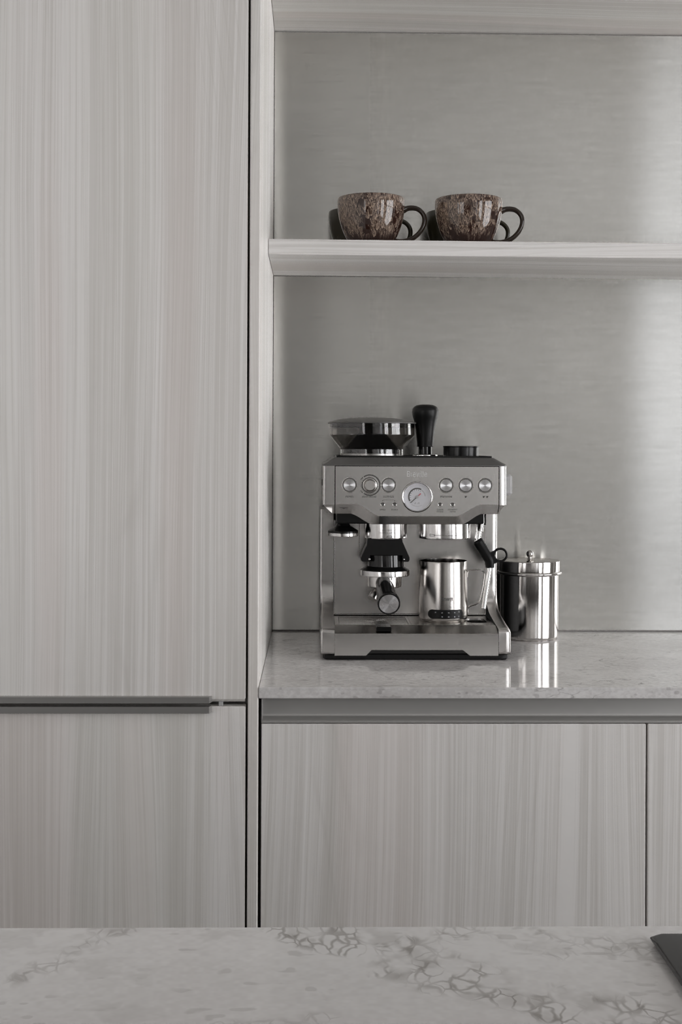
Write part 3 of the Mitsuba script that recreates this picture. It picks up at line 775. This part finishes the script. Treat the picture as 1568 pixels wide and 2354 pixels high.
# printing and the raised name
put('badge', lettering('Breville', 0.0098, GX - 0.0003, HF + 0.0002, 0.3118, 0.0013, False, width=0.0350), 'badge_silver', smooth=False, label='raised silver lettering')
for txt, x, z, h, w in (('POWER', -0.1122, 0.2758, 0.0024, 0.0125), ('GRIND AMOUNT', -0.0781, 0.2758, 0.0024, 0.0245), ('FILTER SIZE', -0.0446, 0.2759, 0.0024, 0.0180), ('PROGRAM', 0.0551, 0.2762, 0.0024, 0.0195),
                        ('SINGLE', -0.0548, 0.2538, 0.0019, 0.0095), ('DOUBLE', -0.0340, 0.2538, 0.0019, 0.0105), ('CLEAN', 0.0447, 0.2541, 0.0020, 0.0108), ('CYCLE', 0.0447, 0.2506, 0.0020, 0.0115),
                        ('STEAM/HOT', 0.0665, 0.2541, 0.0020, 0.0158), ('WATER', 0.0668, 0.2506, 0.0018, 0.0100)):
    put('lettering', lettering(txt, h * 1.15, x, HF + 0.0001, z - 0.0001, 0.0003, True, width=w * 1.04), 'print_dark', smooth=False)
def cup_icon(x, z, s=0.0016):
    return Polygon([(x - s, z + s), (x + s * 1.7, z + s), (x + s * 1.7, z + 0.5 * s), (x + s, z + 0.3 * s), (x + 0.6 * s, z - s), (x - 0.6 * s, z - s)])
for x in (0.0890, 0.1202, 0.1262):
    put('cup_symbol', extrude_y(cup_icon(x, 0.2772), HF - 0.0002, HF + 0.0004), 'print_dark', smooth=False)
br = LineString([(-0.0548, 0.2700), (-0.0548, 0.2712), (-0.0341, 0.2712), (-0.0341, 0.2700)]).buffer(0.00018, cap_style=2)
put('bracket_line', extrude_y(br, HF - 0.0002, HF + 0.0003), 'print_dark', smooth=False)
for x in (-0.0548, -0.0341):
    put('bracket_dot', extrude_y(Point(x, 0.2700).buffer(0.0007), HF - 0.0003, HF + 0.0003), 'print_dark', smooth=False)
tri = extrude_y(Polygon([(-0.1290, 0.0006), (-0.1150, 0.0006), (-0.1150, -0.0006), (-0.1195, -0.0006), (-0.1220, -0.0030), (-0.1245, -0.0006), (-0.1290, -0.0006)]), -0.0002, 0.0004)
tri.apply_transform(trimesh.transformations.rotation_matrix(-math.atan2(0.0124, 0.0166), [1, 0, 0]))
tri.apply_translation([0, HF + 0.0050, 0.2575])
put('arrow_symbol', tri, 'print_dark', smooth=False)
# steam dial and water-tank catch at the sides
put('steam_dial', box(XB - 0.001, XB + 0.0135, 2.285, 2.330, 0.2790, 0.3160, 0.004), 'light_grey_plastic')
put('side_catch', box(XA - 0.0025, XA + 0.002, 2.300, 2.325, 0.2950, 0.3060, 0.001), 'grey_plastic')

# bean hopper on top
HX, HY = -0.0690, 2.372
put('bean_hopper__bowl', lathe([(0.0775, 0.4060), (0.0775, 0.3860), (0.0765, 0.3835), (0.0590, 0.3615), (0.0570, 0.3590)], 128, (HX, HY, 0)), 'smoked_clear', smooth=50, label='clear smoked bowl')
put('bean_hopper__inner_funnel', lathe([(0.0230, 0.4050), (0.0240, 0.3880), (0.0500, 0.3640), (0.0560, 0.3595), (0.0560, 0.3580), (0.0, 0.3580)], 96, (HX, HY, 0)), 'black_plastic', label='black funnel inside')
put('bean_hopper__rim', lathe([(0.0768, 0.3990), (0.0768, 0.4062), (0.0735, 0.4062), (0.0735, 0.3990)], 128, (HX, HY, 0)), 'black_gloss')
put('bean_hopper__lid', lathe([(0.0, 0.4052), (0.0798, 0.4052), (0.0805, 0.4060), (0.0805, 0.4072), (0.0790, 0.4082), (0.0600, 0.4130), (0.0400, 0.4155), (0.0200, 0.4166), (0.0, 0.4168)], 128, (HX, HY, 0)), 'grey_plastic', smooth=30)
put('bean_hopper__neck', lathe([(0.0572, 0.3592), (0.0572, 0.3450)], 128, (HX, HY, 0)), 'clear_plastic', smooth=50, label='clear neck ring')
put('bean_hopper__neck_core', lathe([(0.0520, 0.3585), (0.0520, 0.3512)], 96, (HX, HY, 0)), 'black_gloss')
put('bean_hopper__collar', lathe([(0.0565, 0.3512), (0.0565, 0.3449), (0.050, 0.3449)], 96, (HX, HY, 0)), 'steel_satin')
put('bean_hopper__catch', box(HX + 0.047, HX + 0.0498, HY - 0.0355, HY - 0.0325, 0.3450, 0.3590, 0.0006), 'chrome')

# grinder outlet, group head
CX_, CY_ = -0.0455, 2.328
put('grinder_collar', lathe([(0.030, 0.2290), (0.0378, 0.2290), (0.0378, 0.2030), (0.0370, 0.2012), (0.0340, 0.2008), (0.0300, 0.2008)], 128, (CX_, CY_, 0)), 'chrome', smooth=30)
for txt, z, w in (('INTEGRATED', 0.2158, 0.0190), ('CONICAL BURRS', 0.2112, 0.0270)):
    put('collar_lettering', wrap(lettering(txt, 0.0021, CX_ + 0.001, CY_ - 0.0378, z, 0.0003, width=w), CX_, CY_, 0.0378), 'print_dark', smooth=False)
lock = LineString([(CX_ - 0.001, 0.2045), (CX_ + 0.001, 0.2068), (CX_ + 0.008, 0.2068), (CX_ + 0.009, 0.2045), (CX_ - 0.001, 0.2045)]).buffer(0.0004)
lm = extrude_y(lock, CY_ - 0.0378 - 0.0003, CY_ - 0.0378 + 0.0003)
put('collar_symbol', wrap(lm, CX_, CY_, 0.0378), 'print_dark', smooth=False)
put('group_head', lathe([(0.036, 0.2290), (0.0464, 0.2290), (0.0464, 0.2030), (0.0456, 0.2012), (0.0425, 0.2006), (0.0330, 0.2006), (0.0320, 0.2150), (0.0, 0.2150)], 128, (0.0596, CY_, 0)), 'chrome', smooth=30)
gl = LineString([(0.0360, 0.2085), (0.0850, 0.2085)]).buffer(0.00035, cap_style=2)
bx_ = LineString([(0.0280, 0.2068), (0.0280, 0.2102), (0.0375, 0.2102), (0.0375, 0.2068), (0.0280, 0.2068)]).buffer(0.0003)
gm = extrude_y(gl.union(bx_), CY_ - 0.0464 - 0.0003, CY_ - 0.0464 + 0.0003)
gm = gm.subdivide_to_size(0.004)
put('group_marking', wrap(gm, 0.0596, CY_, 0.0464), 'print_dark', smooth=False)
# black cradle under the grinder outlet
crad = Polygon([(-0.0790, 0.2008), (-0.0800, 0.1900), (-0.0880, 0.1730), (-0.0905, 0.1670), (-0.0900, 0.1625), (-0.0870, 0.1605), (-0.0740, 0.1605), (-0.0740, 0.1720), (-0.0170, 0.1720), (-0.0170, 0.1605), (-0.0065, 0.1605), (-0.0043, 0.1640), (-0.0050, 0.1690), (-0.0170, 0.1960), (-0.0175, 0.2008)])
put('cradle', extrude_y(crad.buffer(-0.0012).buffer(0.0012), 2.302, 2.352), 'black_plastic', smooth=30)
put('cradle_pin', trimesh.creation.icosphere(2, 0.0024).apply_translation([-0.0755, 2.3015, 0.1652]), 'chrome', smooth=True)
put('cradle_pin', trimesh.creation.icosphere(2, 0.0020).apply_translation([-0.0145, 2.3015, 0.1650]), 'chrome', smooth=True)

# steam wand with grip
WY = 2.322
put('steam_wand__elbow', tube([(0.1240, WY + 0.01, 0.2460), (0.1235, WY + 0.004, 0.2300), (0.1215, WY, 0.2130)], [0.0072, 0.0072, 0.0066], 24), 'chrome')
put('steam_wand__joint', tube([(0.1212, WY, 0.2140), (0.1188, WY, 0.2040), (0.1178, WY, 0.1930)], [0.0050, 0.0056, 0.0058], 24), 'chrome')
put('steam_wand__bracket', box(0.1200, 0.1345, WY + 0.010, WY + 0.020, 0.2240, 0.2420, 0.001), 'black_plastic')
grip = smooth_path([(0.1175, WY, 0.1985), (0.1235, WY, 0.1890), (0.1320, WY - 0.001, 0.1750), (0.1385, WY - 0.002, 0.1640), (0.1400, WY - 0.002, 0.1570), (0.1402, WY - 0.002, 0.1490)], 6)
put('steam_wand__grip', tube(grip, np.interp(np.linspace(0, 1, len(grip)), [0, 0.06, 0.5, 0.8, 1], [0.0072, 0.0094, 0.0092, 0.0084, 0.0076]), 28), 'black_matt', smooth=50)
a = np.linspace(0, 2 * np.pi, 48, endpoint=False)
put('steam_wand__finger_ring', sweep(np.stack([0.1588 + 0.0114 * np.cos(a), np.full(48, WY - 0.002), 0.1718 + 0.0110 * np.sin(a)], 1), ring(0.0021, 16, 2.0), closed=True), 'black_matt', smooth=True)
put('steam_wand__web', extrude_y(Polygon([(0.1400, 0.1760), (0.1520, 0.1810), (0.1490, 0.1745), (0.1480, 0.1700), (0.1500, 0.1640), (0.1560, 0.1605), (0.1420, 0.1530)]), WY - 0.0060, WY + 0.0020), 'black_matt', smooth=False)
wt = [(0.1396, WY - 0.002, 0.1500), (0.1360, WY - 0.004, 0.1250), (0.1318, WY - 0.007, 0.1000), (0.1286, WY - 0.010, 0.0800), (0.1280, WY - 0.0103, 0.0765)]
put('steam_wand__pipe', tube(smooth_path(wt, 4), np.interp(np.arange(17), [0, 13, 15, 16], [0.0044, 0.0044, 0.0042, 0.0028]), 24), 'chrome', smooth=40)

# ------------------------------------------------------------------ things on and in the machine
def thing(key, lab, cat, group=None):
    tag(key, lab, cat, group)
    def part(name, m, mat, smooth=30, label=None, **more):
        m = m.copy()
        m.apply_translation([MX, 0, MZ])
        k = add(f'{key}__{name}' if name else key, m, mat, smooth=smooth, **more)
        if label:
            tag(k, label)
    return part

# portafilter with dosing funnel, set into the cradle
p = thing('portafilter', 'portafilter with black handle and silver end cap under the grinder outlet', 'portafilter')
p('funnel', lathe([(0.0290, 0.1715), (0.0322, 0.1715), (0.0322, 0.1530), (0.0326, 0.1510)], 96, (CX_, CY_, 0)), 'black_gloss')
p('shoulder', lathe([(0.0320, 0.1515), (0.0425, 0.1452), (0.0436, 0.1440)], 96, (CX_ - 0.0015, CY_, 0)), 'black_plastic')
p('flange', lathe([(0.0425, 0.1446), (0.0436, 0.1442), (0.0440, 0.1432), (0.0440, 0.1352), (0.0434, 0.1342), (0.0300, 0.1338)], 128, (CX_ - 0.0015, CY_, 0)), 'chrome')
p('basket', lathe([(0.0304, 0.1345), (0.0304, 0.1165), (0.0296, 0.1146), (0.0275, 0.1136), (0.0, 0.1134)], 128, (CX_ - 0.0020, CY_, 0)), 'canister_steel')
hp = smooth_path([(-0.0500, 2.3040, 0.1235), (-0.0500, 2.2920, 0.1222), (-0.0492, 2.2700, 0.1170), (-0.0474, 2.2300, 0.1055), (-0.0464, 2.2020, 0.0985)], 6)
p('handle', tube(hp, np.interp(np.linspace(0, 1, len(hp)), [0, 0.15, 0.4, 0.8, 0.95, 1.0], [0.0128, 0.0146, 0.0150, 0.0182, 0.0194, 0.0190]), 48, up=(1, 0, 0)), 'black_gloss', smooth=50)
d = hp[-1] - hp[-4]
d /= np.linalg.norm(d)
p('end_ring', aim(lathe([(0.0190, -0.001), (0.0192, 0.0008), (0.0184, 0.0018), (0.0168, 0.0020), (0.0164, 0.0010)], 96), d, hp[-1]), 'black_plastic')
rr, aa = np.linspace(0.02, 1, 8), np.linspace(0, 2 * np.pi, 97)
v = np.stack([0.0166 * rr[:, None] * np.cos(aa), 0.0166 * rr[:, None] * np.sin(aa), np.full((8, 97), 0.0014)], -1)
cm = aim(grid_mesh(v), d, hp[-1])
if cm.face_normals[0] @ d < 0:
    cm.invert()
p('end_cap', cm, 'steel_disc', smooth=False, uv=np.stack([np.repeat(aa[None], 8, 0), np.repeat(rr[:, None], 97, 1)], -1).reshape(-1, 2), label='round spun silver end cap')
sp = smooth_path([(-0.0480, 2.328, 0.1140), (-0.0560, 2.318, 0.1085), (-0.0660, 2.306, 0.1020), (-0.0705, 2.300, 0.0950)], 5)
p('spout', sweep(sp, ring(0.0085, 24, 0.8), up=(0, 1, 0)), 'steel_satin', smooth=50)

# tamper parked under the left end of the head
p = thing('tamper', 'small black cone tamper with steel base under the left machine end', 'tamper')
p('grip', lathe([(0.0, 0.2280), (0.0108, 0.2280), (0.0112, 0.2310 - 0.005), (0.0130, 0.2225), (0.0262, 0.2145), (0.0270, 0.2132), (0.0270, 0.2102), (0.0, 0.2102)], 96, (-0.1214, 2.330, 0)), 'black_plastic')
p('base', lathe([(0.0, 0.2104), (0.0268, 0.2104), (0.0272, 0.2098), (0.0272, 0.2048), (0.0264, 0.2042), (0.0, 0.2042)], 96, (-0.1214, 2.330, 0)), 'chrome', label='polished steel base')

# tall tamper and black ring on the cup tray
p = thing('tamper_001', 'tall black bulb-handled tamper standing on top of the machine beside the bean hopper', 'tamper')
tx, ty, z0 = 0.0288, 2.378, 0.3450
p('handle', lathe(smooth_path([(0.0, 0.4412), (0.0120, 0.4405), (0.0205, 0.4370), (0.0240, 0.4310), (0.0236, 0.4220), (0.0205, 0.4100), (0.0178, 0.3960), (0.0160, 0.3800), (0.0150, 0.3660), (0.0146, 0.3640), (0.0, 0.3640)], 6), 96, (tx, ty, 0)), 'black_matt', smooth=35)
p('stem', lathe([(0.0, 0.3644), (0.0124, 0.3644), (0.0124, 0.3495), (0.0, 0.3495)], 64, (tx, ty, 0)), 'black_gloss')
p('base', lathe([(0.0, 0.3510), (0.0150, 0.3508), (0.0225, 0.3495), (0.0228, 0.3485), (0.0228, 0.3452), (0.0222, 0.3450), (0.0, 0.3450)], 96, (tx, ty, 0)), 'chrome', label='steel base disc')
p = thing('dosing_ring', 'squat black metal ring lying on the right of the machine top', 'dosing ring')
p('', lathe([(0.0302, 0.3455), (0.0312, 0.3450), (0.0318, 0.3460), (0.0318, 0.3630), (0.0325, 0.3640), (0.0325, 0.3650), (0.0318, 0.3656), (0.0290, 0.3656), (0.0285, 0.3640), (0.0285, 0.3455), (0.0302, 0.3455)], 96, (0.0907, 2.345, 0)), 'black_plastic')

# milk jug on the drip tray
p = thing('milk_jug', 'steel milk jug with a black thermometer strip standing on the drip tray', 'jug')
JX, JY, JZ = 0.0578, 2.328, 0.0554
prof = [(0.0, 0.0), (0.0360, 0.0), (0.0402, 0.0010), (0.0428, 0.0040), (0.0438, 0.0095), (0.0441, 0.0180), (0.0438, 0.0400), (0.0428, 0.0750), (0.0421, 0.1030), (0.0424, 0.1048), (0.0420, 0.1056), (0.0414, 0.1050), (0.0413, 0.1000), (0.0425, 0.0500), (0.0430, 0.0120), (0.0380, 0.0030), (0.0, 0.0022)]
jm = lathe(smooth_path(prof, 4) * [1, 1], 128)
jm.vertices[:, 0] = np.where(True, jm.vertices[:, 0], 0)
v = jm.vertices.copy()                                   # pouring lip away from the handle
ang = np.arctan2(v[:, 1], v[:, 0])
lipw = np.exp(-((np.abs(ang) - np.pi) / 0.30) ** 2) * np.clip((v[:, 2] - 0.080) / 0.025, 0, 1) ** 2
v[:, 0] -= 0.0012 * lipw
v[:, 2] += 0.0010 * lipw
jm.vertices = v
jm.apply_translation([JX, JY, JZ])
p('body', jm, 'jug_steel', smooth=40)
hpth = smooth_path([(0.1005, JY, 0.1320), (0.1012, JY, 0.1400), (0.1060, JY, 0.1440), (0.1240, JY, 0.1440), (0.1300, JY, 0.1400), (0.1308, JY, 0.1330), (0.1270, JY, 0.1080), (0.1225, JY, 0.0890), (0.1160, JY, 0.0835), (0.1060, JY, 0.0800), (0.1022, JY, 0.0760), (0.1016, JY, 0.0690)], 6)
hpth[:, 1] -= np.interp(np.arange(len(hpth)), [0, len(hpth) / 2, len(hpth)], [0.0, 0.004, 0.0])
p('handle', sweep(hpth, [(-0.0008, -0.0055), (-0.0002, -0.0062), (0.0008, -0.0055), (0.0008, 0.0055), (-0.0002, 0.0062), (-0.0008, 0.0055)], up=(0, 1, 0)), 'steel_satin', smooth=30)
pill = LineString([(JX - 0.0245, 0.0700), (JX + 0.0270, 0.0700)]).buffer(0.0079, quad_segs=12)
pm = extrude_y(pill, JY - 0.0441 - 0.0005, JY - 0.0441 + 0.0012)
pm = pm.subdivide_to_size(0.004)
p('thermometer_strip', wrap(pm, JX, JY, 0.0441), 'black_matt', smooth=False, label='black strip with a temperature scale')
for txt, dx, dz in (('10', -0.0178, 0.0025), ('20', -0.006, 0.0020), ('30', 0.0055, 0.0020), ('40', 0.0165, 0.0020), ('70', -0.006, -0.0052), ('80', 0.0055, -0.0052), ('60', 0.0165, -0.0052), ('C', 0.0255, 0.0028), ('F', 0.0255, -0.0055)):
    p('thermometer_numeral', wrap(lettering(txt, 0.0016 if len(txt) > 1 else 0.0024, JX + dx, JY - 0.0446, 0.0700 + dz, 0.0002), JX, JY, 0.0441), 'print_white', smooth=False)
p('lettering', wrap(lettering('Enerjt', 0.0058, JX + 0.0030, JY - 0.0436, 0.0942, 0.0008, True, width=0.0205), JX, JY, 0.0436), 'print_dark', smooth=False, label='black lettering')

# canister
p = thing('canister', 'polished steel lidded canister with a ball knob beside the coffee machine', 'canister')
KX, KY = 0.2386, 2.489
p('body', lathe(smooth_path([(0.0, 0.0004), (0.0480, 0.0004), (0.0530, 0.0012), (0.0548, 0.0035), (0.0553, 0.0070)], 4).tolist() + [(0.0553, 0.1225)], 160, (KX, KY, 0)), 'canister_steel', smooth=40)
bead = [(0.0586 + 0.0030 * math.cos(t), 0.1252 + 0.0030 * math.sin(t)) for t in np.linspace(-2.6, 1.9, 16)]
p('lid', lathe([(0.0553, 0.1212)] + bead + [(0.0578, 0.1300), (0.0578, 0.1462), (0.0574, 0.1478), (0.0560, 0.1486), (0.0300, 0.1498), (0.0, 0.1502)], 160, (KX, KY, 0)), 'canister_steel', smooth=35)
p('lid__knob', lathe([(0.0062, 0.1498), (0.0056, 0.1510), (0.0030, 0.1522), (0.0028, 0.1540)] + [(0.0070 * math.cos(t), 0.1600 + 0.0070 * math.sin(t)) for t in np.linspace(-1.1, math.pi / 2, 16)], 64, (KX + 0.0012, KY, 0)), 'canister_steel', smooth=50, label='ball knob')
